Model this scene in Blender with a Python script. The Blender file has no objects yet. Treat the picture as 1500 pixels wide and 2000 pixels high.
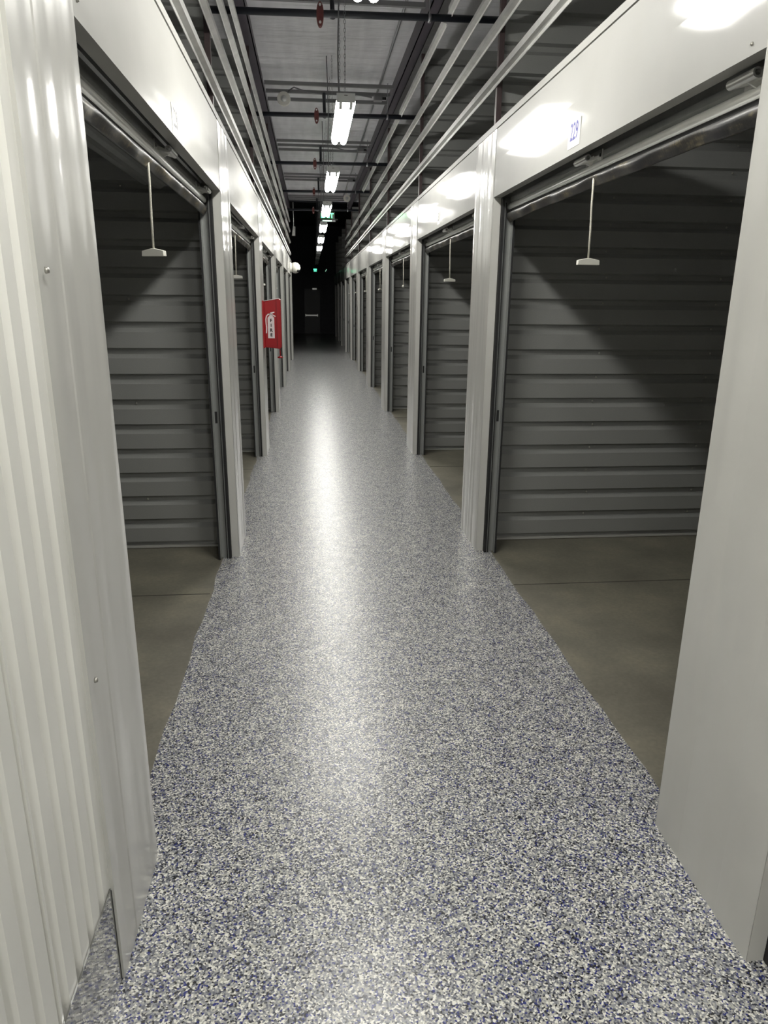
import bpy, math, random
from mathutils import Matrix, Vector
random.seed(7)
S = bpy.context.scene
COL = S.collection
PI = math.pi

# ------------------------------------------------------------------ camera
EYE = 1.585
FPX = 1386.0
def _n(v): return v.normalized()
fwd = _n(Vector((606 - 750, 1000 - 583, -FPX)))
up = -Vector((703 - 750, 1000 - 5619, -FPX)); up.normalize()
up = _n(up - fwd * up.dot(fwd))
rgt = fwd.cross(up)
cam_data = bpy.data.cameras.new('camera')
cam = bpy.data.objects.new('camera', cam_data)
COL.objects.link(cam)
M3 = Matrix((rgt, fwd, up))              # rows: world axes written in camera space
cam.matrix_world = Matrix.Translation((0, 0, EYE)) @ M3.to_4x4()
cam_data.sensor_fit = 'VERTICAL'
cam_data.sensor_height = 36.0
cam_data.lens = FPX / 2000.0 * 36.0
cam_data.clip_start = 0.02
cam_data.clip_end = 200
S.camera = cam

# ------------------------------------------------------------------ light and exposure
w = bpy.data.worlds.new('world'); S.world = w; w.use_nodes = True
w.node_tree.nodes['Background'].inputs[0].default_value = (0.5, 0.6, 0.8, 1)
w.node_tree.nodes['Background'].inputs[1].default_value = 0.0
S.view_settings.view_transform = 'Standard'
S.view_settings.look = 'None'
S.view_settings.gamma = 1.0
S.view_settings.exposure = 1.12
S.view_settings.use_curve_mapping = False
LAMP = 32.0                               # brightness of the lit fluorescent fixtures
S.cycles.max_bounces = 8
S.cycles.diffuse_bounces = 5
S.cycles.glossy_bounces = 4
S.cycles.sample_clamp_indirect = 4.0

# ------------------------------------------------------------------ layout
XR, XL = 1.057, -0.483                    # corridor faces of the two walls
PITCH = 3.048
def P0(k): return 1.285 + PITCH * k       # pillar k: near and far edge
def P1(k): return 1.775 + PITCH * k
YP = 0.215                                # partition stands this far past a pillar's near edge (+.03)
HB, HT = 2.150, 2.535                     # header underside and top
YEND = 34.8
ZC = 4.04
ORD = ['nearest', 'second', 'third', 'fourth', 'fifth', 'sixth', 'seventh', 'eighth', 'ninth', 'tenth', 'eleventh', 'twelfth']

# ------------------------------------------------------------------ mesh helper
class MB:
    def __init__(s): s.v = []; s.f = []; s.smooth = set()
    def add(s, vs, fs, smooth=False):
        o = len(s.v); s.v += [tuple(p) for p in vs]
        for f in fs:
            if smooth: s.smooth.add(len(s.f))
            s.f.append([o + i for i in f])
        return s
    def box(s, x0, x1, y0, y1, z0, z1):
        x0, x1 = min(x0, x1), max(x0, x1)
        vs = [(x, y, z) for x in (x0, x1) for y in (y0, y1) for z in (z0, z1)]
        return s.add(vs, [(0,1,3,2),(4,6,7,5),(0,4,5,1),(2,3,7,6),(0,2,6,4),(1,5,7,3)])
    def prism(s, poly, a0, a1, axis, smooth=False):
        # poly in the two other axes (in order x,y,z without axis), extruded along axis
        n = len(poly)
        def mk(p, a):
            if axis == 'x': return (a, p[0], p[1])
            if axis == 'y': return (p[0], a, p[1])
            return (p[0], p[1], a)
        vs = [mk(p, a0) for p in poly] + [mk(p, a1) for p in poly]
        s.add(vs, [(i, (i + 1) % n, n + (i + 1) % n, n + i) for i in range(n)], smooth)
        o = len(s.v) - 2 * n
        s.f.append([o + i for i in range(n)][::-1]); s.f.append([o + n + i for i in range(n)])
        return s
    def strip(s, prof, a0, a1, axis, smooth=False, cuts=1):
        # open profile extruded (sheet)
        n = len(prof)
        def mk(p, a):
            if axis == 'x': return (a, p[0], p[1])
            if axis == 'y': return (p[0], a, p[1])
            return (p[0], p[1], a)
        vs = []
        for c in range(cuts + 1):
            a = a0 + (a1 - a0) * c / cuts
            vs += [mk(p, a) for p in prof]
        return s.add(vs, [(c * n + i, c * n + i + 1, (c + 1) * n + i + 1, (c + 1) * n + i) for c in range(cuts) for i in range(n - 1)], smooth)
    def tube(s, path, r, n=8, caps=True):
        path = [Vector(p) for p in path]; rings = []
        for i, p in enumerate(path):
            a = path[max(i - 1, 0)]; b = path[min(i + 1, len(path) - 1)]
            t = (b - a).normalized()
            ref = Vector((0, 0, 1)) if abs(t.z) < 0.9 else Vector((1, 0, 0))
            u = t.cross(ref).normalized(); v = t.cross(u)
            rr = r[i] if isinstance(r, (list, tuple)) else r
            rings.append([p + (u * math.cos(2*PI*k/n) + v * math.sin(2*PI*k/n)) * rr for k in range(n)])
        vs = [q for ring in rings for q in ring]
        fs = [(i*n+k, i*n+(k+1)%n, (i+1)*n+(k+1)%n, (i+1)*n+k) for i in range(len(path)-1) for k in range(n)]
        s.add(vs, fs, True)
        if caps:
            o = len(s.v) - len(vs)
            s.f.append([o + k for k in range(n)]); s.f.append([o + (len(path)-1)*n + k for k in range(n)][::-1])
        return s
    def lathe(s, prof, c, axis='z', n=20):
        # prof: (radius, offset along axis)
        vs = []
        for r, h in prof:
            for k in range(n):
                a = 2*PI*k/n; ca, sa = r*math.cos(a), r*math.sin(a)
                if axis == 'z': vs.append((c[0]+ca, c[1]+sa, c[2]+h))
                elif axis == 'y': vs.append((c[0]+ca, c[1]+h, c[2]+sa))
                else: vs.append((c[0]+h, c[1]+ca, c[2]+sa))
        fs = [(i*n+k, i*n+(k+1)%n, (i+1)*n+(k+1)%n, (i+1)*n+k) for i in range(len(prof)-1) for k in range(n)]
        s.add(vs, fs, True)
        o = len(s.v) - len(vs)
        if prof[0][0] > 1e-4: s.f.append([o + k for k in range(n)][::-1])
        if prof[-1][0] > 1e-4: s.f.append([o + (len(prof)-1)*n + k for k in range(n)])
        return s
    def build(s, name, mat, parent=None, bevel=0):
        me = bpy.data.meshes.new(name)
        me.from_pydata(s.v, [], s.f)
        for i in s.smooth: me.polygons[i].use_smooth = True
        me.validate()
        import bmesh
        bm = bmesh.new(); bm.from_mesh(me); bmesh.ops.recalc_face_normals(bm, faces=bm.faces); bm.to_mesh(me); bm.free()
        me.materials.append(mat)
        o = bpy.data.objects.new(name, me); COL.objects.link(o)
        if parent: o.parent = parent
        if bevel:
            m = o.modifiers.new('bevel', 'BEVEL'); m.width = bevel; m.segments = 2; m.limit_method = 'ANGLE'
        return o

def tag(o, label=None, cat=None, group=None, kind=None):
    if label: o['label'] = label
    if cat: o['category'] = cat
    if group: o['group'] = group
    if kind: o['kind'] = kind
    return o
def thing(name, label, cat, loc=(0, 0, 0), group=None, kind=None):
    o = bpy.data.objects.new(name, None); COL.objects.link(o)
    o.location = loc; o.empty_display_size = 0.1
    return tag(o, label, cat, group, kind)
def copy_tree(o, parent=None):
    c = o.copy(); COL.objects.link(c)
    if parent: c.parent = parent
    for ch in list(o.children): copy_tree(ch, c)
    return c

# ------------------------------------------------------------------ materials
def new_mat(name):
    m = bpy.data.materials.new(name); m.use_nodes = True
    nt = m.node_tree; return m, nt, nt.nodes['Principled BSDF']
def node(nt, t, **kw):
    n = nt.nodes.new(t)
    for k, v in kw.items(): setattr(n, k, v)
    return n
def coords(nt, scale=(1, 1, 1)):
    tc = node(nt, 'ShaderNodeTexCoord'); mp = node(nt, 'ShaderNodeMapping')
    mp.inputs['Scale'].default_value = scale
    nt.links.new(tc.outputs['Object'], mp.inputs['Vector']); return mp.outputs['Vector']
def ramp(nt, fac, stops, interp='LINEAR'):
    r = node(nt, 'ShaderNodeValToRGB'); r.color_ramp.interpolation = interp
    e = r.color_ramp.elements
    while len(e) < len(stops): e.new(0.5)
    for el, (p, c) in zip(e, stops):
        el.position = p; el.color = (*c, 1) if len(c) == 3 else c
    nt.links.new(fac, r.inputs['Fac']); return r.outputs['Color']
def noise(nt, vec, scale, detail=3, rough=0.5):
    n = node(nt, 'ShaderNodeTexNoise'); n.inputs['Scale'].default_value = scale
    n.inputs['Detail'].default_value = detail; n.inputs['Roughness'].default_value = rough
    nt.links.new(vec, n.inputs['Vector']); return n.outputs['Fac']
def bump(nt, b, h, strength, dist=0.01):
    n = node(nt, 'ShaderNodeBump'); n.inputs['Strength'].default_value = strength; n.inputs['Distance'].default_value = dist
    nt.links.new(h, n.inputs['Height']); nt.links.new(n.outputs['Normal'], b.inputs['Normal']); return n
def simple(name, col, rough=0.5, metal=0.0, var=0.0, vscale=8, bmp=0.0, bscale=200, spec=0.5, mscale=(1, 1, 1)):
    m, nt, b = new_mat(name)
    b.inputs['Roughness'].default_value = rough; b.inputs['Metallic'].default_value = metal
    b.inputs['Specular IOR Level'].default_value = spec
    v = coords(nt, mscale)
    if var > 0:
        f = noise(nt, v, vscale, 4)
        lo = tuple(c * (1 - var) for c in col); hi = tuple(min(1, c * (1 + var)) for c in col)
        nt.links.new(ramp(nt, f, [(0.3, lo), (0.7, hi)]), b.inputs['Base Color'])
    else:
        b.inputs['Base Color'].default_value = (*col, 1)
    if bmp > 0: bump(nt, b, noise(nt, v, bscale, 2), bmp, 0.002)
    return m
def emissive(name, col, strength):
    m, nt, b = new_mat(name)
    b.inputs['Base Color'].default_value = (0.8, 0.8, 0.8, 1)
    b.inputs['Emission Color'].default_value = (*col, 1); b.inputs['Emission Strength'].default_value = strength
    return m

def wall_paint(name, rough, coat, wob, wscale=(1, 1, 1), spec=0.4, crough=0.07, alb=0.5):
    m, nt, b = new_mat(name)
    v = coords(nt)
    f = noise(nt, v, 3.0, 4)
    nt.links.new(ramp(nt, f, [(0.3, (alb * 0.96, alb * 0.953, alb * 0.895)), (0.7, (alb * 1.05, alb * 1.043, alb * 0.985))]), b.inputs['Base Color'])
    b.inputs['Roughness'].default_value = rough
    b.inputs['Specular IOR Level'].default_value = spec
    b.inputs['Coat Weight'].default_value = coat; b.inputs['Coat Roughness'].default_value = crough
    v2 = coords(nt, wscale)
    n1 = noise(nt, v2, 1.0, 1)
    bp = bump(nt, b, n1, wob, 0.06)
    n2 = noise(nt, v, 700, 1)
    b2 = node(nt, 'ShaderNodeBump'); b2.inputs['Strength'].default_value = 0.05; b2.inputs['Distance'].default_value = 0.001
    nt.links.new(n2, b2.inputs['Height']); nt.links.new(bp.outputs['Normal'], b2.inputs['Normal'])
    nt.links.new(b2.outputs['Normal'], b.inputs['Normal']); nt.links.new(b2.outputs['Normal'], b.inputs['Coat Normal'])
    return m
M_HEAD_R = wall_paint('paint_header', 0.45, 0.6, 0.10, (1.2, 1.2, 2.0), 0.25, 0.045, 0.385)
M_HEAD_L = wall_paint('paint_header_brushed', 0.5, 0.12, 0.12, (0.6, 0.6, 9.0), 0.06, 0.18, 0.40)
M_PIL = wall_paint('paint_pillar', 0.30, 0.5, 0.22, (3.0, 9.0, 0.7), 0.4, 0.07, 0.55)
M_RIBW = wall_paint('paint_ribbed_wall', 0.35, 0.15, 0.05, (1, 1, 1), 0.4, 0.07, 0.78)

def epoxy():
    m, nt, b = new_mat('epoxy_flake')
    v = coords(nt)
    nz = node(nt, 'ShaderNodeTexNoise'); nz.inputs['Scale'].default_value = 160; nt.links.new(v, nz.inputs['Vector'])
    mx = node(nt, 'ShaderNodeVectorMath', operation='MULTIPLY_ADD'); mx.inputs[1].default_value = (0.0045, 0.0045, 0)
    nt.links.new(nz.outputs['Color'], mx.inputs[0]); nt.links.new(v, mx.inputs[2])
    vo = node(nt, 'ShaderNodeTexVoronoi'); vo.inputs['Scale'].default_value = 235; vo.voronoi_dimensions = '2D'
    nt.links.new(mx.outputs[0], vo.inputs['Vector'])
    sep = node(nt, 'ShaderNodeSeparateColor'); nt.links.new(vo.outputs['Color'], sep.inputs[0])
    # broad drifts make blue and black flakes gather in places
    dn = noise(nt, v, 14, 2); dm = node(nt, 'ShaderNodeMath', operation='MULTIPLY_ADD'); dm.inputs[1].default_value = 0.34; dm.inputs[2].default_value = -0.17
    nt.links.new(dn, dm.inputs[0]); da = node(nt, 'ShaderNodeMath', operation='ADD'); nt.links.new(sep.outputs[0], da.inputs[0]); nt.links.new(dm.outputs[0], da.inputs[1])
    c = ramp(nt, da.outputs[0], [(0.0, (0.004, 0.004, 0.006)), (0.095, (0.006, 0.014, 0.15)), (0.17, (0.03, 0.033, 0.05)), (0.22, (0.12, 0.125, 0.15)),
                                  (0.40, (0.25, 0.255, 0.27)), (0.63, (0.44, 0.43, 0.39)), (0.83, (0.74, 0.73, 0.675))], 'CONSTANT')
    nt.links.new(c, b.inputs['Base Color'])
    b.inputs['Roughness'].default_value = 0.42
    b.inputs['Coat Weight'].default_value = 0.85; b.inputs['Coat Roughness'].default_value = 0.25; b.inputs['Specular IOR Level'].default_value = 0.25; b.inputs['Coat IOR'].default_value = 1.5
    h = noise(nt, v, 90, 3)
    bp = node(nt, 'ShaderNodeBump'); bp.inputs['Strength'].default_value = 0.35; bp.inputs['Distance'].default_value = 0.003
    nt.links.new(h, bp.inputs['Height']); nt.links.new(bp.outputs['Normal'], b.inputs['Coat Normal'])
    return m
M_EPOXY = epoxy()
def concrete():
    m, nt, b = new_mat('concrete')
    v = coords(nt)
    f = noise(nt, v, 2.2, 7, 0.6); g = noise(nt, v, 60, 4)
    c1 = ramp(nt, f, [(0.3, (0.118, 0.109, 0.085)), (0.5, (0.165, 0.155, 0.121)), (0.72, (0.23, 0.210, 0.158))])
    c2 = ramp(nt, g, [(0.3, (0.82, 0.82, 0.82)), (0.7, (1.0, 1.0, 1.0))])
    mx = node(nt, 'ShaderNodeMix', data_type='RGBA', blend_type='MULTIPLY'); mx.inputs[0].default_value = 1
    nt.links.new(c1, mx.inputs[6]); nt.links.new(c2, mx.inputs[7]); nt.links.new(mx.outputs[2], b.inputs['Base Color'])
    b.inputs['Roughness'].default_value = 0.5
    bump(nt, b, g, 0.1, 0.002)
    return m
M_CONC = concrete()
M_JOINT = simple('control_joint', (0.05, 0.048, 0.04), 0.9)
M_PART = simple('grey_ribbed_steel', (0.29, 0.294, 0.282), 0.42, 0.2, 0.06, 260, 0.12, 500)
M_PART_TRIM = simple('pale_steel_trim', (0.45, 0.45, 0.42), 0.4, 0.2)
M_GREY = simple('grey_curtain_steel', (0.38, 0.39, 0.385), 0.35, 0.4, 0.05, 30)
M_ALU = simple('aluminium', (0.72, 0.72, 0.70), 0.28, 0.85, 0.05, 60)
M_BAR = simple('bright_anodised_bar', (0.86, 0.86, 0.83), 0.32, 0.12)
M_ALU_DULL = simple('dull_galvanised', (0.50, 0.50, 0.48), 0.35, 0.7, 0.12, 14, 0.05, 90)
M_TRACK = simple('track_steel', (0.33, 0.34, 0.33), 0.4, 0.5)
M_BLACK = simple('black_rubber_and_gaps', (0.012, 0.012, 0.013), 0.7)
M_WHITEPLAS = simple('white_plastic', (0.70, 0.69, 0.62), 0.45)
M_ROPE = simple('rope', (0.60, 0.58, 0.50), 0.8, 0, 0.25, 400)
M_RAIL = simple('galvanised_rail', (0.74, 0.74, 0.715), 0.28, 0.5, 0.10, 10, 0.04, 60)
M_PRIMER = simple('red_oxide_primer', (0.055, 0.036, 0.037), 0.5, 0, 0.15, 5)
M_BEAM = simple('dark_primer_beam', (0.058, 0.048, 0.062), 0.45, 0, 0.15, 4)
M_PIPE = simple('black_pipe', (0.012, 0.014, 0.020), 0.35, 0.2)
M_RED = simple('red_coupling', (0.13, 0.028, 0.026), 0.5, 0, 0.2, 50)
M_PURLIN = simple('purlin_grey', (0.20, 0.20, 0.205), 0.45, 0.4)
M_CABLE = simple('grey_cable', (0.16, 0.16, 0.17), 0.5)
M_CONDUIT = simple('conduit_steel', (0.32, 0.32, 0.34), 0.35, 0.7)
M_CHAIN = simple('chain_steel', (0.25, 0.25, 0.27), 0.35, 0.8)
M_HOUSE = simple('fixture_white', (0.60, 0.61, 0.60), 0.4)
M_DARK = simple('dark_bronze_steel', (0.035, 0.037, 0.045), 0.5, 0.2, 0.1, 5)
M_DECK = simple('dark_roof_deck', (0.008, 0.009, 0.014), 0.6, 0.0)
M_CABRED = simple('cabinet_red', (0.30, 0.010, 0.014), 0.32)
M_CABWHITE = simple('decal_and_highlight_white', (0.70, 0.62, 0.62), 0.5)
M_CABBLACK = simple('decal_black', (0.02, 0.01, 0.01), 0.5)
M_BLUE = simple('number_blue', (0.07, 0.07, 0.30), 0.5)
M_STICK = simple('sticker_white', (0.62, 0.615, 0.58), 0.4)
M_GREYINK = simple('number_grey', (0.16, 0.16, 0.17), 0.5)
M_LAMP = emissive('lit_diffuser', (1.0, 0.985, 0.93), LAMP)
M_LAMP_OFF = simple('unlit_diffuser', (0.55, 0.57, 0.58), 0.3)
M_EXITG = emissive('exit_green', (0.02, 1.0, 0.22), 3.0)
M_EXITG2 = emissive('exit_green_far', (0.10, 1.0, 0.45), 1.0)
M_EXITG3 = emissive('indicator_green', (0.5, 1.0, 0.7), 0.25)
M_EXITPALE = emissive('exit_downlight', (0.45, 1.0, 0.62), 1.2)
M_EXITBODY = simple('exit_body', (0.10, 0.11, 0.11), 0.4)
M_DOORK = simple('dark_door_paint', (0.02, 0.021, 0.025), 0.4)
M_CAMW = simple('camera_white', (0.75, 0.74, 0.68), 0.4)
M_LENS = simple('camera_lens', (0.004, 0.004, 0.005), 0.08)
M_SCREW = simple('screw_zinc', (0.45, 0.44, 0.40), 0.35, 0.8)

def insulation():
    m, nt, b = new_mat('vinyl_insulation')
    v = coords(nt, (0.45, 2.0, 1))
    f = noise(nt, v, 2.4, 4, 0.5)
    v2 = coords(nt, (3.0, 0.35, 1))
    g = noise(nt, v2, 3.0, 2)
    nt.links.new(ramp(nt, g, [(0.3, (0.66, 0.66, 0.69)), (0.7, (0.80, 0.80, 0.83))]), b.inputs['Base Color'])
    b.inputs['Roughness'].default_value = 0.38
    bump(nt, b, f, 0.9, 0.10)
    return m
M_INS = insulation()

def astragal_mat():
    m, nt, b = new_mat('stained_weather_strip')
    v = coords(nt, (3, 1.6, 6))
    f = noise(nt, v, 5, 5, 0.65)
    g = noise(nt, coords(nt, (1, 30, 4)), 5, 3, 0.6)
    mx = node(nt, 'ShaderNodeMath', operation='ADD'); nt.links.new(f, mx.inputs[0])
    mu = node(nt, 'ShaderNodeMath', operation='MULTIPLY'); mu.inputs[1].default_value = 0.35; nt.links.new(g, mu.inputs[0]); nt.links.new(mu.outputs[0], mx.inputs[1])
    nt.links.new(ramp(nt, mx.outputs[0], [(0.54, (0.018, 0.018, 0.020)), (0.72, (0.045, 0.042, 0.037)), (0.84, (0.13, 0.11, 0.07)), (0.95, (0.24, 0.22, 0.17))]), b.inputs['Base Color'])
    b.inputs['Roughness'].default_value = 0.38
    b.inputs['Specular IOR Level'].default_value = 0.5
    return m
M_AST = astragal_mat()
def kick_mat():
    m, nt, b = new_mat('polished_kick_plate')
    b.inputs['Base Color'].default_value = (0.34, 0.34, 0.335, 1); b.inputs['Metallic'].default_value = 1.0
    b.inputs['Roughness'].default_value = 0.04
    bump(nt, b, noise(nt, coords(nt, (1, 70, 1.0)), 1, 2), 0.05, 0.004)
    return m
M_KICK = kick_mat()

# ================================================================== SETTING
# epoxy corridor floor, slightly proud of the unit slabs, with a wavering edge
def floor_mesh():
    m = MB(); n = 200; y0, y1 = -4.2, YEND
    L, R = [], []
    for i in range(n + 1):
        y = y0 + (y1 - y0) * i / n
        L.append((-0.582 + 0.006 * math.sin(y * 7.3) + 0.004 * math.sin(y * 17), y))
        R.append((1.146 + 0.005 * math.sin(y * 6.1 + 1) + 0.004 * math.sin(y * 19), y))
    vs = []
    for (a, b) in zip(L, R): vs += [(a[0], a[1], 0), (b[0], b[1], 0), (a[0], a[1], -0.02), (b[0], b[1], -0.02)]
    fs = []
    for i in range(n):
        a, b = 4 * i, 4 * i + 4
        fs += [(a, a+1, b+1, b), (a, b, b+2, a+2), (a+1, a+3, b+3, b+1)]
    return m.add(vs, fs)
tag(floor_mesh().build('floor', M_EPOXY), 'corridor floor of clear-coated grey, white and blue epoxy flakes', kind='structure')
m = MB(); m.box(-3.8, 4.4, -4.3, YEND + 0.1, -0.12, -0.004)
slab = tag(m.build('floor', M_CONC), 'bare tan-grey concrete slab inside the storage units', kind='structure')
m = MB()
for y in [3.75 + 3.048 * k for k in range(-2, 8)]:
    m.box(1.150, 4.2, y - 0.004, y + 0.004, -0.0045, -0.003)
    m.box(-3.7, -0.590, y - 0.004, y + 0.004, -0.0045, -0.003)
jt = m.build('control_joint', M_JOINT, slab)

# pillars and headers of the two corridor walls
def pillar_mesh(s, k, zt=HT - 0.031):
    X = XR if s > 0 else XL
    y0, y1 = P0(k), P1(k)
    m = MB(); W = y1 - y0
    # bent sheet: shallow creased face, then returns into the openings
    m.prism([(X + s*0.045, y0), (X, y0), (X + s*0.0005, y0 + 0.002), (X + s*0.0005, y1 - 0.002), (X, y1), (X + s*0.045, y1)], 0.0, zt, 'z')
    # face sheet: three softly bowed fields between two shallow creases
    pts = []
    for (a, b) in ((0.0, 0.15), (0.15, 0.35), (0.35, W)):
        for i in range(9):
            q = i / 8.0
            pts.append((X - s*(0.0008 + 0.0022 * math.sin(PI * q)), y0 + a + (b - a) * q))
    for c in range(3): m.strip(pts[9*c:9*c + 9], 0.0, zt, 'z', True)
    return m
def header_mesh(s, y0, y1):
    X = XR if s > 0 else XL
    m = MB()
    # face sheet with bottom return lip
    m.prism([(X, HB), (X + s*0.0025, HB + 0.19), (X, HT - 0.034), (X + s*0.04, HT - 0.034), (X + s*0.04, HT - 0.038), (X + s*0.004, HT - 0.038), (X + s*0.006, HB + 0.19), (X + s*0.003, HB + 0.004), (X + s*0.045, HB + 0.004), (X + s*0.045, HB)], y0 + 0.001, y1 - 0.001, 'y')
    return m
def build_wall(s, ks, name, label, kmin_y, kmax_y, mat_h):
    w_ = thing(name, label, None, (0, 0, 0), kind='structure')
    X = XR if s > 0 else XL
    for k in ks:
        if s < 0 and k == 0: continue
        pillar_mesh(s, k).build('pillar', M_PIL, w_)
    for k in ks[:-1]:
        header_mesh(s, P1(k), P0(k + 1)).build('header', mat_h, w_)
    c = MB()
    c.prism([(X - s*0.004, HT - 0.030), (X - s*0.004, HT), (X + s*0.05, HT), (X + s*0.05, HT - 0.030)], kmin_y, kmax_y, 'y')
    c.build('top_cap', M_RAIL if False else mat_h, w_)
    return w_
KMAX = 10
WR = build_wall(1, list(range(-1, KMAX + 1)), 'wall_right', 'glossy off-white pillars and door headers along the right side of the corridor', P0(-1), P1(KMAX), M_HEAD_R)
WL = build_wall(-1, list(range(0, 7)), 'wall_left', 'glossy off-white pillars and door headers along the left side of the corridor', P0(0), P1(6), M_HEAD_L)
# near left: raise flashing + ribbed wall
def near_left():
    # corner flashing between the ribbed wall and the first opening, creased
    m = MB(); y0, y1 = 1.378, P1(0)
    pr = [(XL - 0.02, y0), (XL + 0.0045, y0), (XL + 0.0045, 1.500), (XL + 0.0065, 1.506), (XL + 0.0045, 1.512), (XL + 0.0035, 1.70), (XL + 0.002, y1 + 0.002), (XL - 0.045, y1 + 0.002), (XL - 0.045, y1 - 0.002), (XL - 0.02, y1 - 0.004)]
    m.prism(pr, 0.003, 2.95, 'z')
    m.build('corner_flashing', M_PIL, WL)
    # ribbed wall toward and past the camera
    r = MB(); prof = []; y = 1.378; per = 0.0800
    while y > -4.2:
        prof += [(XL - 0.004, y), (XL - 0.004, y - 0.044), (XL - 0.019, y - 0.053), (XL - 0.019, y - 0.070), (XL - 0.004, y - 0.0795)]
        y -= per
        if abs(y - 1.058) < 0.041:
            prof += [(XL - 0.004, y), (XL - 0.0035, y - 0.010), (XL - 0.024, y - 0.013), (XL - 0.024, y - 0.020)]
            y -= 0.022
    r.strip(prof, 0.02, 2.95, 'z')
    r.build('ribbed_panel', M_RIBW, WL)
    k = MB(); k.prism([(XL - 0.003, 0.0), (XL - 0.001, 0.0), (XL - 0.001, 0.277), (XL + 0.0005, 0.280), (XL - 0.003, 0.280)], -4.2, 1.370, 'y')
    g = MB(); g.box(XL - 0.004, XL - 0.0015, 1.370, 1.3785, 0.0, 0.268); g.build('flashing_gap', M_BLACK, WL)
    k.build('baseboard_left', M_KICK).__setitem__('kind', 'structure')
    for (yy, zz) in ((1.395, 1.629), (1.395, 0.804)):
        sc = MB(); sc.lathe([(0.0, 0.019), (0.005, 0.018), (0.0065, 0.012)], (XL, yy, zz), 'x', 10); sc.build('screw', M_SCREW, WL)
near_left()
bpy.data.objects['baseboard_left']['label'] = 'polished metal kick plate along the foot of the near left ribbed wall'

def header_screws(s, wall, spots):
    X = XR if s > 0 else XL
    for yy, zz in spots:
        sc = MB(); sc.lathe([(0.0, -s*0.005), (0.003, -s*0.0045), (0.005, s*0.001)], (X, yy, zz), 'x', 10)
        sc.build('screw', M_SCREW, wall)
header_screws(1, WR, [(1.84, 2.175), (1.80, 2.49), (3.1, HT-0.015), (4.38, 2.50), (4.79, 2.50), (6.4, HT-0.015)])
header_screws(-1, WL, [(1.82, 2.19), (3.3, HT-0.015), (4.4, HT-0.015), (4.38, 2.17), (6.0, HT-0.015)])

# back walls of the unit rows, end walls
for s, nm in ((1, 'wall_right_back'), (-1, 'wall_left_back')):
    m = MB(); x = 4.15 if s > 0 else -3.55
    m.box(x, x + s*0.06, -4.2, YEND, 0, 4.4)
    tag(m.build('wall_right' if s > 0 else 'wall_left', M_PART), 'grey rear wall behind the %s-hand storage units' % ('right' if s > 0 else 'left'), kind='structure')
m = MB(); m.box(-3.8, 4.4, -4.3, -4.2, 0, 4.6)
tag(m.build('wall_front', M_RIBW), 'off-white wall closing the corridor behind the viewpoint', kind='structure')
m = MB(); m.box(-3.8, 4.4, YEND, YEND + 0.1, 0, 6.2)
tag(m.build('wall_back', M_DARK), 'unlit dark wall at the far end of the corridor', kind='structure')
# exit door at the far end with crash bar and closer
d = thing('door_1', 'dark exit door with a bright horizontal push bar at the far end', None, (0.085, YEND, 0), kind='structure')
m = MB(); m.box(-0.36, 0.36, -0.05, -0.005, 0.0, 2.0); m.build('door_leaf', M_DOORK, d)
m = MB(); m.box(-0.41, -0.36, -0.07, -0.002, 0, 2.06); m.box(0.36, 0.41, -0.07, -0.002, 0, 2.06); m.box(-0.41, 0.41, -0.07, -0.002, 2.0, 2.06); m.build('door_frame', M_DARK, d)
m = MB(); m.box(-0.30, 0.24, -0.13, -0.06, 0.80, 0.86); m.box(-0.33, -0.29, -0.12, -0.05, 0.78, 0.88); m.box(0.22, 0.26, -0.12, -0.05, 0.78, 0.88); m.build('push_bar', M_ALU, d)
m = MB(); m.box(0.02, 0.22, -0.12, -0.05, 1.98, 2.05); m.build('door_closer', M_ALU, d)

# ceilings: insulated bay over the lit part, dark open deck beyond
YI = 20.2
m = MB(); nx, ny = 14, 180
vs = []
for j in range(ny + 1):
    y = -4.3 + (YI + 4.3) * j / ny
    for i in range(nx + 1):
        x = -3.7 + 8.0 * i / nx
        ph = ((y - 6.36) / PITCH) % 1.0
        sag = 0.05 * math.sin(PI * ph) + 0.006 * math.sin(y * 9 + x * 1.3)
        vs.append((x, y, ZC + 0.03 - sag * 0.8))
m.add(vs, [(j*(nx+1)+i, j*(nx+1)+i+1, (j+1)*(nx+1)+i+1, (j+1)*(nx+1)+i) for j in range(ny) for i in range(nx)], True)
tag(m.build('ceiling', M_INS), 'wrinkled silver-grey vinyl insulation under the roof', kind='structure')
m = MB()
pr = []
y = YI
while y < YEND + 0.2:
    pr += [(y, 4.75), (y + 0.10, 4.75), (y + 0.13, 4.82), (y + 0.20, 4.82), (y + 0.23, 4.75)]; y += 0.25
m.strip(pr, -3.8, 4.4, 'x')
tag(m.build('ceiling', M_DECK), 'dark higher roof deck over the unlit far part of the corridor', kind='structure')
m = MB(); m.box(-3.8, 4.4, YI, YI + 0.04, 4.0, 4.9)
tag(m.build('trim_1', M_DECK), 'dark closure strip where the insulated ceiling stops', kind='structure')

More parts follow.
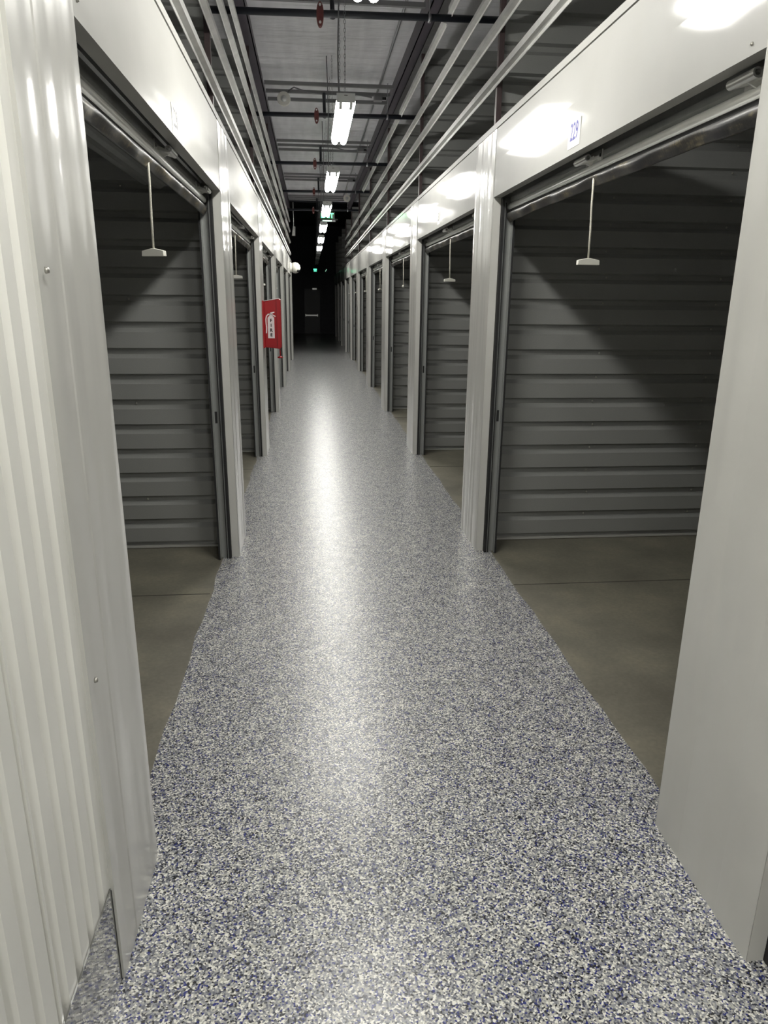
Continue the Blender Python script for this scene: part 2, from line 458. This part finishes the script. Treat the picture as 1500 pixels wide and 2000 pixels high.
# ================================================================== PARTITIONS
def partition_profile(z_top):
    # (depth y, z), main flats proud toward the viewer, narrow recessed grooves
    pr = []; z = 0.012; per = 0.1556; d_ = 0.030
    pr.append((0.0 + d_, 0.0)); pr.append((d_, 0.024))
    first = 0.038
    z = first
    while z < z_top:
        # dark under-slope at z (top of groove), flat above
        pr += [(d_, z - 0.006), (0.0, z + 0.004), (0.0, z + 0.097), (d_, z + 0.122), ]
        z += per
    out = [p for p in pr if p[1] <= z_top]
    out.append((out[-1][0], z_top))
    return out
pprof = partition_profile(3.86)
def partition(s, k, near):
    x0, x1 = (XR + 0.055, 4.15) if s > 0 else (XL - 0.055, -3.55)
    side = 'right' if s > 0 else 'left'
    t = thing('partition_wall', 'grey ribbed steel partition at the far side of the %s %s-hand unit' % (ORD[k], side), 'partition wall',
              (0, P0(k + 1) + YP, 0), 'ribbed partitions between the %s-hand units' % side)
    m = MB(); m.strip(pprof, x0, x1, 'x')
    m2 = MB(); m.strip([(a + 0.004, b) for a, b in pprof], x0, x1, 'x')
    m.build('ribbed_sheet', M_PART, t)
    f = MB(); f.box(x0, x1, -0.004, 0.03, 0.0, 0.012); f.build('base_trim', M_PART_TRIM, t)
    if near:
        cols = ([1.86, 2.62] if k == 0 else [1.9]) if s > 0 else [-1.083]
        me = None
        for cx in cols:
            for i in range(0, 16 if k == 0 else 6):
                z = 0.038 + 0.1556 * i + 0.135
                if s < 0 and i % 4 != 1: continue
                if me is None:
                    q = MB(); q.lathe([(0.007, 0.0), (0.006, -0.004), (0.0, -0.006)], (0, 0, 0), 'y', 8)
                    o = q.build('screw', M_SCREW, t); me = o
                else:
                    o = me.copy(); COL.objects.link(o); o.parent = t
                o.location = (cx + 0.01 * math.sin(i * 2.1), 0.018, z)
    return t
for k in range(0, 10): partition(1, k, k < 2)
for k in range(0, 6): partition(-1, k, k < 1)
# the right unit beside the camera: partition at its far side and near side
t = thing('partition_wall', 'grey ribbed steel partition hidden beside the near right pillar', 'partition wall', (0, P0(0) + YP, 0), 'ribbed partitions between the right-hand units')
m = MB(); m.strip(pprof, XR + 0.055, 4.15, 'x'); m.build('ribbed_sheet', M_PART, t)
t = thing('partition_wall', 'grey ribbed steel partition at the near side of the nearest left-hand unit', 'partition wall', (0, P0(0) + YP, 0), 'ribbed partitions between the left-hand units')
m = MB(); m.strip(pprof, XL - 0.055, -3.55, 'x'); m.build('ribbed_sheet', M_PART, t)

# ================================================================== ROLL-UP DOORS
# local frame: origin on the wall face at floor, y from the near edge of the opening; u = distance into the unit
OW = P0(1) - P1(0)
def make_door(s):
    t = thing('roll_up_door', 'x', 'door', (0, 0, 0))
    U = lambda u: s * u
    # guide tracks, one each side of the opening
    for side in (0, 1):
        ya, sg = (0.0, 1) if side == 0 else (OW, -1)
        tr = MB()
        tr.box(U(0.062), U(0.066), ya, ya + sg*0.030, 0.0, 2.13)
        tr.box(U(0.072), U(0.078), ya, ya + sg*0.012, 0.0, 2.08)
        tr.box(U(0.078), U(0.112), ya, ya + sg*0.010, 0.0, 2.06)
        tr.box(U(0.108), U(0.112), ya, ya + sg*0.042, 0.0, 2.06)
        tr.build('guide_track', M_TRACK, t)
        b = MB()
        b.box(U(0.046), U(0.061), ya, ya + sg*0.034, 0.0, HB - 0.005); b.box(U(0.067), U(0.0715), ya, ya + sg*0.036, 0.0, 2.12)
        b.box(U(0.1125), U(0.122), ya, ya + sg*0.048, 0.0, 2.06)
        b.build('track_gap_shade', M_BLACK, t)  # black strips paint the shaded gap and dark edges beside the track
        q = MB(); q.box(U(0.086), U(0.100), ya + sg*0.0095, ya + sg*0.012, 0.86, 0.93); q.build('latch_slot', M_BLACK, t)
    # curtain hanging from the drum: corrugated slat sheet above the bottom bar
    c = MB(); a, b_ = 0.035, OW - 0.035
    c.strip([(U(0.100), 2.118), (U(0.092), 2.130), (U(0.092), 2.150), (U(0.101), 2.156), (U(0.101), 2.180), (U(0.092), 2.186), (U(0.092), 2.222), (U(0.10), 2.24), (U(0.12), 2.32), (U(0.16), 2.42), (U(0.22), 2.50)], a, b_, 'y')
    c.build('curtain', M_GREY, t)
    # rolled curtain drum with lobed outline
    cx, cz, R = 0.315, 2.365, 0.205
    pts = []
    for i in range(144):
        an = 2*PI*i/144; rr = R + 0.011 * (1 if (i % 9) in (0, 1, 2, 3) else (0.0 if (i % 9) in (5, 6, 7) else 0.5))
        pts.append((U(cx + rr*math.cos(an)), cz + rr*math.sin(an)))
    dr = MB(); dr.prism(pts, 0.03, OW - 0.03, 'y'); dr.build('curtain_roll', M_GREY, t)
    ax = MB(); ax.tube([(U(cx), 0.0, cz), (U(cx), OW, cz)], 0.025, 10); ax.build('axle', M_TRACK, t)
    # aluminium bottom bar: rounded nose below the slat
    bb = MB()
    bb.prism([(U(0.104), 2.118), (U(0.086), 2.115), (U(0.077), 2.107), (U(0.074), 2.097), (U(0.077), 2.088), (U(0.083), 2.083), (U(0.104), 2.083)], 0.030, OW - 0.030, 'y', True)
    bb.build('bottom_bar', M_BAR, t)
    lp = MB(); lp.prism([(U(0.086), 2.0665), (U(0.0785), 2.0655), (U(0.078), 2.0625), (U(0.086), 2.063)], 0.034, OW - 0.034, 'y'); lp.build('strip_lip', M_BAR, t)
    g = MB(); g.box(U(0.086), U(0.100), 0.032, OW - 0.032, 2.066, 2.0825); g.build('bar_gap', M_BLACK, t)  # black box paints the shade in the gap under the bar
    # sagging stained weather strip
    st = MB(); n = 90; vs = []
    prof = [(0.078, 2.068), (0.073, 2.064), (0.074, 2.056), (0.083, 2.045), (0.088, 2.034), (0.092, 2.029), (0.100, 2.034), (0.104, 2.066)]
    for i in range(n + 1):
        y = 0.032 + (OW - 0.064) * i / n
        wv = 0.006 * math.sin(y * 9.0) + 0.004 * math.sin(y * 23.0 + 1)
        e = math.exp(-min(y, OW - y) / 0.28) * 0.012
        for j, (u, z) in enumerate(prof):
            f = 1.0 if 2 <= j <= 6 else 0.15
            vs.append((U(u - wv * 0.8 * f), y, z - (e + wv * 0.5 + 0.004) * f))
    np_ = len(prof)
    st.add(vs, [(i*np_+j, i*np_+j+1, (i+1)*np_+j+1, (i+1)*np_+j) for i in range(n) for j in range(np_-1)], True)
    st.build('weather_strip', M_AST, t)
    # lift handle: hollow barrel on a webbed bracket, and a slide latch nearer the jamb
    def bracket(name, y0, y1, u0, zb):
        q = MB(); N = 16; ro, ri = 0.0125, 0.0075
        vs = []
        for yy in (y0, y1):
            for r_ in (ro, ri):
                vs += [(U(u0 + r_*math.cos(2*PI*k/N)), yy, zb + r_*math.sin(2*PI*k/N)) for k in range(N)]
        fs = []
        for k in range(N):
            k2 = (k + 1) % N
            fs += [(k, k2, 2*N + k2, 2*N + k), (N + k, 3*N + k, 3*N + k2, N + k2), (k, N + k, N + k2, k2), (2*N + k, 2*N + k2, 3*N + k2, 3*N + k)]
        q.add(vs, fs)
        q.prism([(U(u0 + 0.004), zb - 0.010), (U(u0 + 0.012), zb + 0.004), (U(0.094), zb + 0.020), (U(0.094), zb - 0.030)], (y0 + y1)/2 - 0.012, (y0 + y1)/2 - 0.006, 'y')
        q.prism([(U(u0 + 0.002), zb - 0.012), (U(u0 + 0.012), zb), (U(0.092), zb + 0.012), (U(0.092), zb - 0.002)], y0 + 0.01, y1 - 0.01, 'y')
        q.box(U(0.088), U(0.093), y0 - 0.03, y1 + 0.005, zb - 0.022, zb + 0.028)
        return q.build(name, M_ALU, t)
    yc = (2.99 - P1(0)) if s > 0 else (3.06 - P1(0))
    lh = bracket('lift_handle', yc, yc + 0.13, 0.045, 2.128)
    hole = MB(); hole.tube([(U(0.0865), yc - 0.015, 2.137), (U(0.0885), yc - 0.015, 2.137)], 0.007, 12); hole.build('rivet_hole', M_BLACK, lh)
    ye = 0.10 if s > 0 else OW - 0.25
    bracket('slide_latch', ye, ye + 0.12, 0.045, 2.128)
    # pull rope with T handle
    yr = (3.0 - P1(0)) if s > 0 else (2.84 - P1(0))
    ur = 0.083
    rp = MB(); rp.tube([(U(ur), yr + 0.012, 2.06), (U(ur), yr + 0.008, 1.96), (U(ur + 0.002), yr + 0.003, 1.86), (U(ur + 0.002), yr, 1.752)], 0.0042, 8)
    rp.build('pull_rope', M_ROPE, t)
    hd = MB()
    tz = 1.728
    hd.prism([(-0.047, tz), (-0.046, tz + 0.019), (-0.006, tz + 0.027), (0.006, tz + 0.027), (0.046, tz + 0.019), (0.047, tz)], -0.010, 0.010, 'y')
    h = hd.build('pull_handle', M_WHITEPLAS, t, 0.002); h.location = (U(ur + 0.002), yr, 0)
    return t
door_R = make_door(1); door_L = make_door(-1)
HROT = {(1, 0): 0.04, (1, 1): 0.05, (1, 2): 1.35, (1, 3): 0.9, (-1, 0): -0.42, (-1, 1): 0.05, (-1, 2): 0.8}
for s, proto, kk in ((1, door_R, range(-1, 9)), (-1, door_L, range(0, 6))):
    first = True
    for k in kk:
        o = proto if first else copy_tree(proto); first = False
        o.location = (XR if s > 0 else XL, P1(k), 0)
        side = 'right' if s > 0 else 'left'
        o['group'] = 'open roll-up doors on the %s side' % side
        if k == -1: o['label'] = 'open roll-up door at the right edge, nearer than the first right pillar'
        elif (s, k) == (1, 0): o['label'] = 'raised roll-up door under the number 229, nearest on the right'
        elif (s, k) == (-1, 0): o['label'] = 'raised roll-up door nearest on the left, under the white number sticker'
        else: o['label'] = '%s raised roll-up door along the %s wall' % (ORD[k], side)
        for ch in o.children:
            if ch.name.startswith('pull_handle'): ch.rotation_euler.z = HROT.get((s, k), 0.3)

# ================================================================== NUMBER STICKERS
def text_mesh(txt, size, sx, extrude, mat, name, parent, bold=0.012):
    cu = bpy.data.curves.new(name, 'FONT'); cu.body = txt; cu.size = size; cu.extrude = extrude
    cu.align_x = 'CENTER'; cu.align_y = 'CENTER'; cu.offset = size * bold
    tmp = bpy.data.objects.new('tmp', cu); COL.objects.link(tmp)
    dg = bpy.context.evaluated_depsgraph_get(); dg.update()
    me = bpy.data.meshes.new_from_object(tmp.evaluated_get(dg)); me.name = name
    bpy.data.objects.remove(tmp)
    me.transform(Matrix.Diagonal((sx, 1, 1, 1)))
    me.materials.clear(); me.materials.append(mat)
    o = bpy.data.objects.new(name, me); COL.objects.link(o); o.parent = parent
    return o
def sticker(s, y, z, txt, ink, label, hh=0.100, ww=0.130):
    X = XR if s > 0 else XL
    t = thing('number_sticker', label, 'number sign', (X - s*0.0004, y, z), 'unit number stickers on the headers')
    t.rotation_euler = (0, 0, -s * PI / 2)
    # local: x along the wall, -y out of the wall, z up
    m = MB(); m.box(-ww/2, ww/2, -0.0004, 0.0008, -hh/2, hh/2); m.build('sticker_plate', M_STICK, t)
    o = text_mesh(txt, hh * 0.92, 0.66, 0.0002, ink, 'numerals', t)
    o.rotation_euler = (PI/2, 0, 0); o.location = (0, -0.0007, 0.006)
sticker(1, 3.045, 2.223, '229', M_BLUE, 'white sticker with blue number 229 on the nearest right header', 0.098, 0.135)
sticker(-1, 2.985, 2.206, '228', M_GREYINK, 'small white number sticker on the nearest left header', 0.098, 0.135)
sticker(1, 6.17, 2.225, '231', M_GREYINK, 'pale number sticker on the second right header', 0.098, 0.11)

# ================================================================== RAILS, POSTS, BEAMS
names4 = ['lowest', 'second lowest', 'second highest', 'topmost']
def rail(s, z0, z1, i, ya=-4.2, yb=None, sec=None):
    X = 1.080 if s > 0 else -0.508
    h = z1 - z0; f = h * 0.22; d_ = 0.026
    m = MB()
    ym = P1(6) + 2.6 if s > 0 else P1(6)
    pr = [(X, z0), (X, z0 + f), (X - s*d_, z0 + f + 0.006), (X - s*d_, z1 - f - 0.006), (X, z1 - f), (X, z1), (X + s*0.003, z1), (X + s*0.003, z1 - f - 0.002), (X - s*(d_ - 0.003), z1 - f - 0.009), (X - s*(d_ - 0.003), z0 + f + 0.009), (X + s*0.003, z0 + f + 0.002), (X + s*0.003, z0)]
    m.prism(pr, ya, ym if yb is None else yb, 'y')
    side = 'right' if s > 0 else 'left'
    o = m.build('steel_rail', M_RAIL)
    tag(o, ('%s galvanised rail running above the %s headers' % (names4[i], side)) if not sec else ('topmost right galvanised rail, ' + sec), 'rail', 'horizontal rails above the %s headers' % side)
for i, (a, b) in enumerate([(2.755, 2.835), (3.020, 3.090), (3.250, 3.312)]): rail(1, a, b, i)
for q in range(5):
    rail(1, 3.590, 3.68, 3, max(-4.2, 3.052 + 3.048 * (q - 1) + 0.10), 3.052 + 3.048 * q - 0.10, ['section closest to the viewpoint', 'section before the nearest pipe', 'section between the nearest and second pipes', 'section between the second and third pipes', 'section between the third and fourth pipes'][q])
for i, (a, b) in enumerate([(2.660, 2.742), (2.955, 3.030), (3.225, 3.300), (3.475, 3.55)]): rail(-1, a, b, i)
for s in (1, -1):
    side = 'right' if s > 0 else 'left'
    for k in range(0, 8 if s > 0 else 7):
        X = 1.088 if s > 0 else -0.516
        m = MB(); y = P0(k) + YP - 0.045
        m.box(X, X + s*0.030, y, y + 0.036, HT - 0.002, 3.80)
        tag(m.build('steel_post', M_PRIMER), '%s slim dark red post standing on the %s wall' % (ORD[k], side), 'post', 'posts above the %s headers' % side)
    xa = -0.575 if s < 0 else 1.075
    xi = -0.468 if s < 0 else 0.990
    m = MB()
    lo, hi = min(xa, xi), max(xa, xi)
    m.box(lo, hi, -4.2, YI, 3.80, 3.81); m.box(xa, xa + (0.008 if xa < 0 else -0.008), -4.2, YI, 3.80, 4.03)
    m.box(xi, xi + (-0.008 if s < 0 else 0.008), -4.2, YI, 3.80, 3.83)
    m.box(lo + 0.03, hi - 0.03, -4.2, YI, 3.81, 4.03)
    tag(m.build('ceiling_beam', M_BEAM), 'dark purple-brown steel beam along the %s edge of the ceiling' % side, 'beam', 'beams along the ceiling edges')

# purlins in threes
def pnum(j): return ['nearest', 'second', 'third', 'fourth', 'fifth'][j]
for j in range(0, 5):
    yc = 6.36 + PITCH * j
    for q, dy in enumerate((-0.33, 0.0, 0.35)):
        m = MB(); y = yc + dy
        m.prism([(y - 0.018, 3.880), (y + 0.018, 3.880), (y + 0.018, 3.884), (y - 0.014, 3.884), (y - 0.014, 3.915), (y - 0.018, 3.915)], -0.467, 0.985, 'x')
        tag(m.build('ceiling_purlin', M_PURLIN), '%s purlin of the %s group of three across the ceiling' % (['near', 'middle', 'far'][q], pnum(j)), 'purlin', 'purlins across the corridor ceiling')

# sprinkler pipes
PIPEZ = 3.595
for j in range(5):
    y = 6.1 + 3.048 * j
    t = thing('sprinkler_pipe', '%s black sprinkler pipe crossing under the ceiling' % pnum(j), 'pipe', (0, y, PIPEZ), 'sprinkler pipes crossing the corridor')
    m = MB(); m.tube([(-3.4, 0, -0.03), (4.1, 0, 0.05)], 0.0245, 14); m.build('pipe_run', M_PIPE, t)
    xc = 0.112
    m = MB(); m.prism([(xc + 0.027 * math.cos(2*PI*k/24), 0.080 * math.sin(2*PI*k/24)) for k in range(24)], -0.026, 0.026, 'y')
    c = m.build('coupling', M_RED, t, 0.004)
    for z in (0.056, -0.056):
        m = MB(); m.tube([(xc, -0.034, z), (xc, 0.034, z)], 0.009, 8)
        m.build('bolt', M_ALU, c)
    # pipe hanger with a strut up to the purlins
    hx = 0.205
    m = MB(); m.tube([(hx, 0.02, 0.01), (hx, 0.13, 0.14), (hx, 0.22, 0.28)], [0.016, 0.018, 0.022], 10); m.tube([(hx, 0.0, 0.0), (hx, 0.02, 0.02)], 0.03, 12)
    m.build('hanger', M_PIPE, t)
    m = MB(); hx = 0.93
    m.tube([(hx, 0, 0.02), (hx, 0.0, 0.36)], 0.005, 6); m.tube([(hx - 0.01, 0, 0.01), (hx + 0.01, 0, 0.01)], 0.03, 12); m.build('hanger', M_CONDUIT, t)

# conduit along the ceiling, junction boxes on the purlin groups
m = MB(); m.tube([(0.85, -4.0, 3.975), (0.85, 19.5, 3.975)], 0.0125, 10)
tag(m.build('conduit', M_CONDUIT), 'thin metal conduit running lengthwise under the ceiling', 'conduit')
for j in range(1, 4):
    yc = 6.36 + PITCH * j
    t = thing('junction_box', '%s square junction box on the conduit under the ceiling' % ['nearest', 'second', 'third'][j - 1], 'junction box', (0.84, yc, 3.86), 'junction boxes on the ceiling conduit')
    m = MB(); m.box(-0.05, 0.05, -0.05, 0.05, -0.03, 0.022); m.build('box', M_PURLIN, t, 0.004)
    m = MB(); m.tube([(0.10, 0, 0.0), (0.05, 0, 0.0)], 0.015, 8); m.build('connector', M_BLACK, t)
    if j == 1: continue
    m = MB(); m.tube([(-0.05, 0.01, 0), (-0.20, 0.02, -0.02), (-0.35, 0.0, 0.01), (-0.55, 0, 0.035)], 0.007, 6); m.build('cable', M_CABLE, t)
# ceiling sensors / horns
def sensor(x, y, z, label, cable):
    t = thing('smoke_detector', label, 'detector', (x, y, z), 'round white detectors on the ceiling')
    m = MB(); m.box(-0.055, 0.055, -0.01, 0.03, 0.0, 0.05)
    m.lathe([(0.074, -0.012), (0.078, 0.0), (0.078, 0.012), (0.055, 0.03)], (0, -0.01, -0.01), 'y', 24)
    if not cable: m.tube([(0, 0, 0.04), (0, 0, 0.30)], 0.012, 8)
    m.build('body', M_CAMW, t)
    m = MB(); m.lathe([(0.0, -0.042), (0.022, -0.038), (0.032, -0.020), (0.036, -0.010)], (0, -0.01, -0.01), 'y', 18); m.build('centre_cap', M_HOUSE, t)
    if cable:
        m = MB(); m.tube([(0.04, 0.0, 0.03), (0.06, 0, 0.08), (0.12, 0, 0.115), (0.22, 0, 0.085), (0.38, 0, 0.06), (0.70, 0, 0.055), (0.80, 0, 0.07), (0.95, 0, 0.05), (1.03, 0, 0.04)], 0.008, 8)
        m.build('cable', M_CABLE, t)
sensor(-0.262, 9.38, 3.82, 'round white detector with a grey cable, near the left ceiling beam', True)
sensor(0.86, 17.3, 3.76, 'small white detector far along the ceiling, near the right beam', False)

# ================================================================== LIGHT FIXTURES
LX, LZ = 0.272, 2.900
def make_light(lit):
    t = thing('strip_light', 'x', 'ceiling light', (0, 0, 0))
    m = MB(); m.prism([(-0.062, 0.0), (-0.062, 0.03), (-0.045, 0.046), (0.045, 0.046), (0.062, 0.03), (0.062, 0.0)], 0.0, 1.24, 'y'); m.build('housing', M_HOUSE, t)
    mat = M_LAMP if lit else M_LAMP_OFF
    m = MB()
    pts = [(-0.066, 0.002), (-0.066, -0.016), (-0.058, -0.028), (-0.030, -0.033), (-0.012, -0.031), (0.0, -0.027), (0.012, -0.031), (0.030, -0.033), (0.058, -0.028), (0.066, -0.016), (0.066, 0.002)]
    m.prism(pts, 0.012, 1.19, 'y')
    m.build('diffuser', mat, t)
    for sx in (-1, 1):
        m = MB(); m.tube([(sx*0.036, 1.185, -0.017), (sx*0.036, 1.25, -0.017), (sx*0.036, 1.275, -0.017)], [0.026, 0.026, 0.018], 12); m.build('lamp_end', mat, t)
        m = MB(); m.prism([(sx*0.036 - 0.010, -0.036), (sx*0.036 + 0.010, -0.036), (sx*0.036 + 0.011, 0.0), (sx*0.036 - 0.011, 0.0)], 0.0, 0.085, 'y'); m.build('socket', M_HOUSE, t)
    m = MB(); m.box(-0.064, 0.064, -0.008, 0.011, -0.012, 0.046); ec = m.build('end_cap', M_HOUSE, t)
    m = MB(); m.box(-0.012, 0.012, -0.010, -0.008, 0.030, 0.034); m.build('slot', M_BLACK, ec)
    for yy in (0.12, 1.04):
        m = MB(); z = 0.055; i = 0
        while z < (1.16 if lit else 1.84):
            a = 0.006; h = 0.016
            ring = []
            for q in range(9):
                an = 2*PI*q/8; u_ = a*math.cos(an); w_ = h*math.sin(an)
                ring.append((u_ if i % 2 else 0.0, yy + (0.0 if i % 2 else u_), z + h + w_))
            m.tube(ring, 0.0016, 5, False); z += 0.026; i += 1
        m.build('chain', M_CHAIN, t)
    m = MB(); m.tube([(-0.045, 0.10, 0.05), (-0.050, 0.10, 0.3), (-0.042, 0.10, 0.6), (-0.055, 0.11, 1.12)], 0.0055, 6); m.build('power_cord', M_CABLE, t)
    return t
lit = make_light(True); off = make_light(False)
lname = {0: 'strip light at the top edge of the view, lit, only its tube ends showing', 1: 'nearest fully visible lit strip light, hung on chains', 2: 'second lit strip light down the corridor', 3: 'third lit strip light, partly covering the exit sign', 4: 'fourth lit strip light down the corridor', 5: 'fifth lit strip light down the corridor', 6: 'sixth and last lit strip light down the corridor'}
first = True
for j in range(-1, 7):
    y = 5.53 + 2.87 * (j - 1) - (0.22 if j == 0 else 0)
    if j == -1 or j in lname:
        o = lit if first else copy_tree(lit); first = False
        o.location = (LX, y, LZ)
        o['label'] = lname.get(j, 'lit strip light overhead behind the viewpoint'); o['group'] = 'lit fluorescent strip lights'
for j, n in ((7, 'nearest'), (8, 'second'), (9, 'third')):
    o = off if j == 7 else copy_tree(off)
    o.location = (LX, 5.49 + 2.87 * (j - 1), LZ)
    o['label'] = '%s switched-off strip light beyond the lit ones' % n; o['group'] = 'switched-off strip lights'
o = copy_tree(lit); o.location = (LX, 5.49 + 2.87 * -3, LZ); o['label'] = 'lit strip light farthest behind the viewpoint'; o['group'] = 'lit fluorescent strip lights'

# ================================================================== EXIT SIGNS
t = thing('exit_sign', 'green lit EXIT sign hanging behind the third strip light', 'exit sign', (0.36, 15.0, 3.085), 'green exit signs')
m = MB(); m.box(-0.145, 0.145, 0.0, 0.05, 0.0, 0.12); m.build('housing', M_EXITBODY, t)
o = text_mesh('EXIT', 0.125, 0.98, 0.001, M_EXITG, 'letters', t); o.rotation_euler = (PI/2, 0, 0); o.location = (0, -0.002, 0.052)
m = MB(); m.box(-0.17, 0.20, -0.01, 0.05, -0.022, 0.0); m.build('gap_shadow_bar', M_BLACK, t)  # black bar stands in for the shadowed gap under the sign body
m = MB(); m.box(-0.12, 0.16, -0.005, 0.04, -0.052, -0.022); m.build('housing', M_PURLIN, t)
m = MB(); m.box(-0.09, 0.05, -0.008, -0.004, -0.046, -0.028); m.box(0.06, 0.085, -0.008, -0.004, -0.046, -0.030); m.build('status_lamp', M_EXITPALE, t)
m = MB(); m.tube([(-0.10, 0.02, 0.12), (-0.10, 0.02, 0.95)], 0.004, 6); m.tube([(0.10, 0.02, 0.12), (0.10, 0.02, 0.95)], 0.004, 6); m.build('hanger', M_CHAIN, t)
t = thing('exit_sign', 'tiny green lit sign far away near the end wall', 'exit sign', (0.245, 33.6, 2.80), 'green exit signs')
m = MB(); m.box(-0.11, 0.11, 0.0, 0.05, -0.11, 0.10); m.build('housing', M_EXITBODY, t)
m = MB(); m.box(-0.08, 0.07, -0.003, 0.0, 0.012, 0.058); m.box(-0.065, 0.06, -0.003, 0.0, -0.055, -0.008); m.build('lit_bars', M_EXITG2, t)
m = MB(); m.tube([(-0.05, 0.02, 0.1), (-0.05, 0.02, 1.96)], 0.004, 6); m.build('hanger', M_CHAIN, t)
t = tag(MB().prism([(-0.03, -0.05), (0.0, -0.05), (0.06, 0.04), (0.03, 0.05)], 0, 0.02, 'y').build('indicator_light', M_EXITG3), 'tiny slanted greenish light to the right of the far exit sign', 'indicator light')
t.location = (0.735, YEND - 0.03, 2.84)

# ================================================================== FIRE EXTINGUISHER CABINET
def fire_cabinet():
    Y0, Y1 = 7.47, 7.68
    t = thing('fire_cabinet', 'red fire extinguisher cabinet with a white FIRE decal on the left wall', 'fire extinguisher cabinet', (0, 0, 0))
    xw = XL + 0.006; xo = -0.300
    m = MB()
    m.prism([(xw + 0.012, 1.105), (xw + 0.012, 1.553), (-0.340, 1.576), (-0.318, 1.580), (xo, 1.572), (xo, 1.100), (-0.320, 1.090), (-0.342, 1.092)], Y0, Y1, 'y')
    m.build('body', M_CABRED, t, 0.006)
    m = MB(); m.box(xw - 0.004, xw + 0.014, Y0 - 0.012, Y1 + 0.012, 1.098, 1.560); m.build('back_flange', M_CABRED, t, 0.003)
    m = MB(); m.box(-0.343, -0.339, Y0 - 0.0025, Y0 + 0.004, 1.098, 1.572); m.build('door_seam', simple('cabinet_dark_red', (0.14, 0.004, 0.006), 0.4), t)
    m = MB(); m.prism([(xw + 0.010, 1.553), (xw + 0.010, 1.558), (-0.318, 1.586), (-0.303, 1.580), (-0.318, 1.580)], Y0 - 0.004, Y0 + 0.012, 'y'); m.build('top_edge_highlight', M_CABWHITE, t)  # pale strip paints the highlight along the cabinet's top edge
    # decal: extinguisher silhouette
    yd = Y0 - 0.0015
    dc = MB()
    cx = -0.398; w2 = 0.033
    # cylinder body with shoulders
    dc.prism([(cx - w2, 1.195), (cx + w2, 1.195), (cx + w2, 1.395), (cx + w2*0.55, 1.412), (cx + w2*0.35, 1.420), (cx - w2*0.35, 1.420), (cx - w2*0.55, 1.412), (cx - w2, 1.395)], yd, Y0 + 0.002, 'y')
    dc.prism([(cx - 0.012, 1.418), (cx + 0.012, 1.418), (cx + 0.014, 1.436), (cx - 0.014, 1.436)], yd, Y0 + 0.002, 'y')
    dc.prism([(cx - 0.016, 1.432), (cx + 0.000, 1.430), (cx + 0.038, 1.446), (cx + 0.036, 1.455), (cx - 0.004, 1.446)], yd, Y0 + 0.002, 'y')
    dc.prism([(cx + 0.004, 1.434), (cx + 0.018, 1.430), (cx + 0.048, 1.412), (cx + 0.043, 1.404), (cx + 0.008, 1.424)], yd, Y0 + 0.002, 'y')
    hose = [(cx - 0.008, 1.432), (cx - 0.028, 1.428), (cx - 0.044, 1.410), (cx - 0.050, 1.380), (cx - 0.049, 1.340), (cx - 0.045, 1.300), (cx - 0.047, 1.270), (cx - 0.050, 1.245)]
    lft, rgt_ = [], []
    for q, p in enumerate(hose):
        a = hose[max(q - 1, 0)]; b = hose[min(q + 1, len(hose) - 1)]
        dx, dz = b[0] - a[0], b[1] - a[1]; L_ = math.hypot(dx, dz)
        lft.append((p[0] - dz / L_ * 0.0055, p[1] + dx / L_ * 0.0055)); rgt_.append((p[0] + dz / L_ * 0.0055, p[1] - dx / L_ * 0.0055))
    for q in range(len(hose) - 1):
        dc.prism([lft[q], lft[q + 1], rgt_[q + 1], rgt_[q]], yd, Y0 + 0.002, 'y')
    dcl = dc.build('decal', M_CABWHITE, t)
    for i, ch in enumerate('FIRE'):
        o = text_mesh(ch, 0.042, 1.0, 0.0004, M_CABBLACK, 'letter', t, 0.04)
        o.rotation_euler = (PI/2, 0, 0); o.location = (cx, yd - 0.0012, 1.368 - i * 0.047); o.parent = dcl
    # break hammer hanging below the outer corner
    m = MB(); m.tube([(-0.318, Y0 + 0.03, 1.10), (-0.316, Y0 + 0.03, 1.012)], 0.006, 8); m.lathe([(0.0, -0.010), (0.026, -0.007), (0.030, 0.002), (0.012, 0.010), (0.006, 0.014)], (-0.318, Y0 + 0.03, 1.004), 'z', 16)
    m.build('break_hammer', M_CABRED, t)
fire_cabinet()

# ================================================================== SECURITY CAMERA
t = thing('security_camera', 'white dome security camera sticking out from the far left wall', 'security camera', (XL, 18.3, 2.30))
m = MB(); m.lathe([(0.10, -0.003), (0.10, 0.03), (0.07, 0.045), (0.05, 0.05)], (0.0, 0, 0.0), 'x', 22); m.build('mount', M_CAMW, t)
m = MB(); m.lathe([(0.055, 0.0), (0.095, 0.03), (0.105, 0.08), (0.09, 0.13), (0.05, 0.165), (0.0, 0.178)], (0.03, 0, -0.005), 'x', 24); m.build('body', M_CAMW, t)
m = MB(); m.lathe([(0.0, -0.032), (0.024, -0.028), (0.033, -0.010), (0.033, 0.015)], (0.165, -0.055, -0.055), 'z', 16); m.build('lens', M_LENS, t)
t.scale = (1.25, 1.25, 1.25)
# grey bracket box in the dark on the left
m = MB(); m.prism([(-0.46, 3.20), (-0.37, 3.20), (-0.36, 3.42), (-0.42, 3.44)], 20.5, 20.7, 'y'); m.tube([(-0.41, 20.6, 3.40), (-0.41, 20.6, 4.80)], 0.01, 8)
tag(m.build('bracket_box', M_ALU_DULL), 'grey sheet metal box high in the dark beside the left wall', 'metal box')
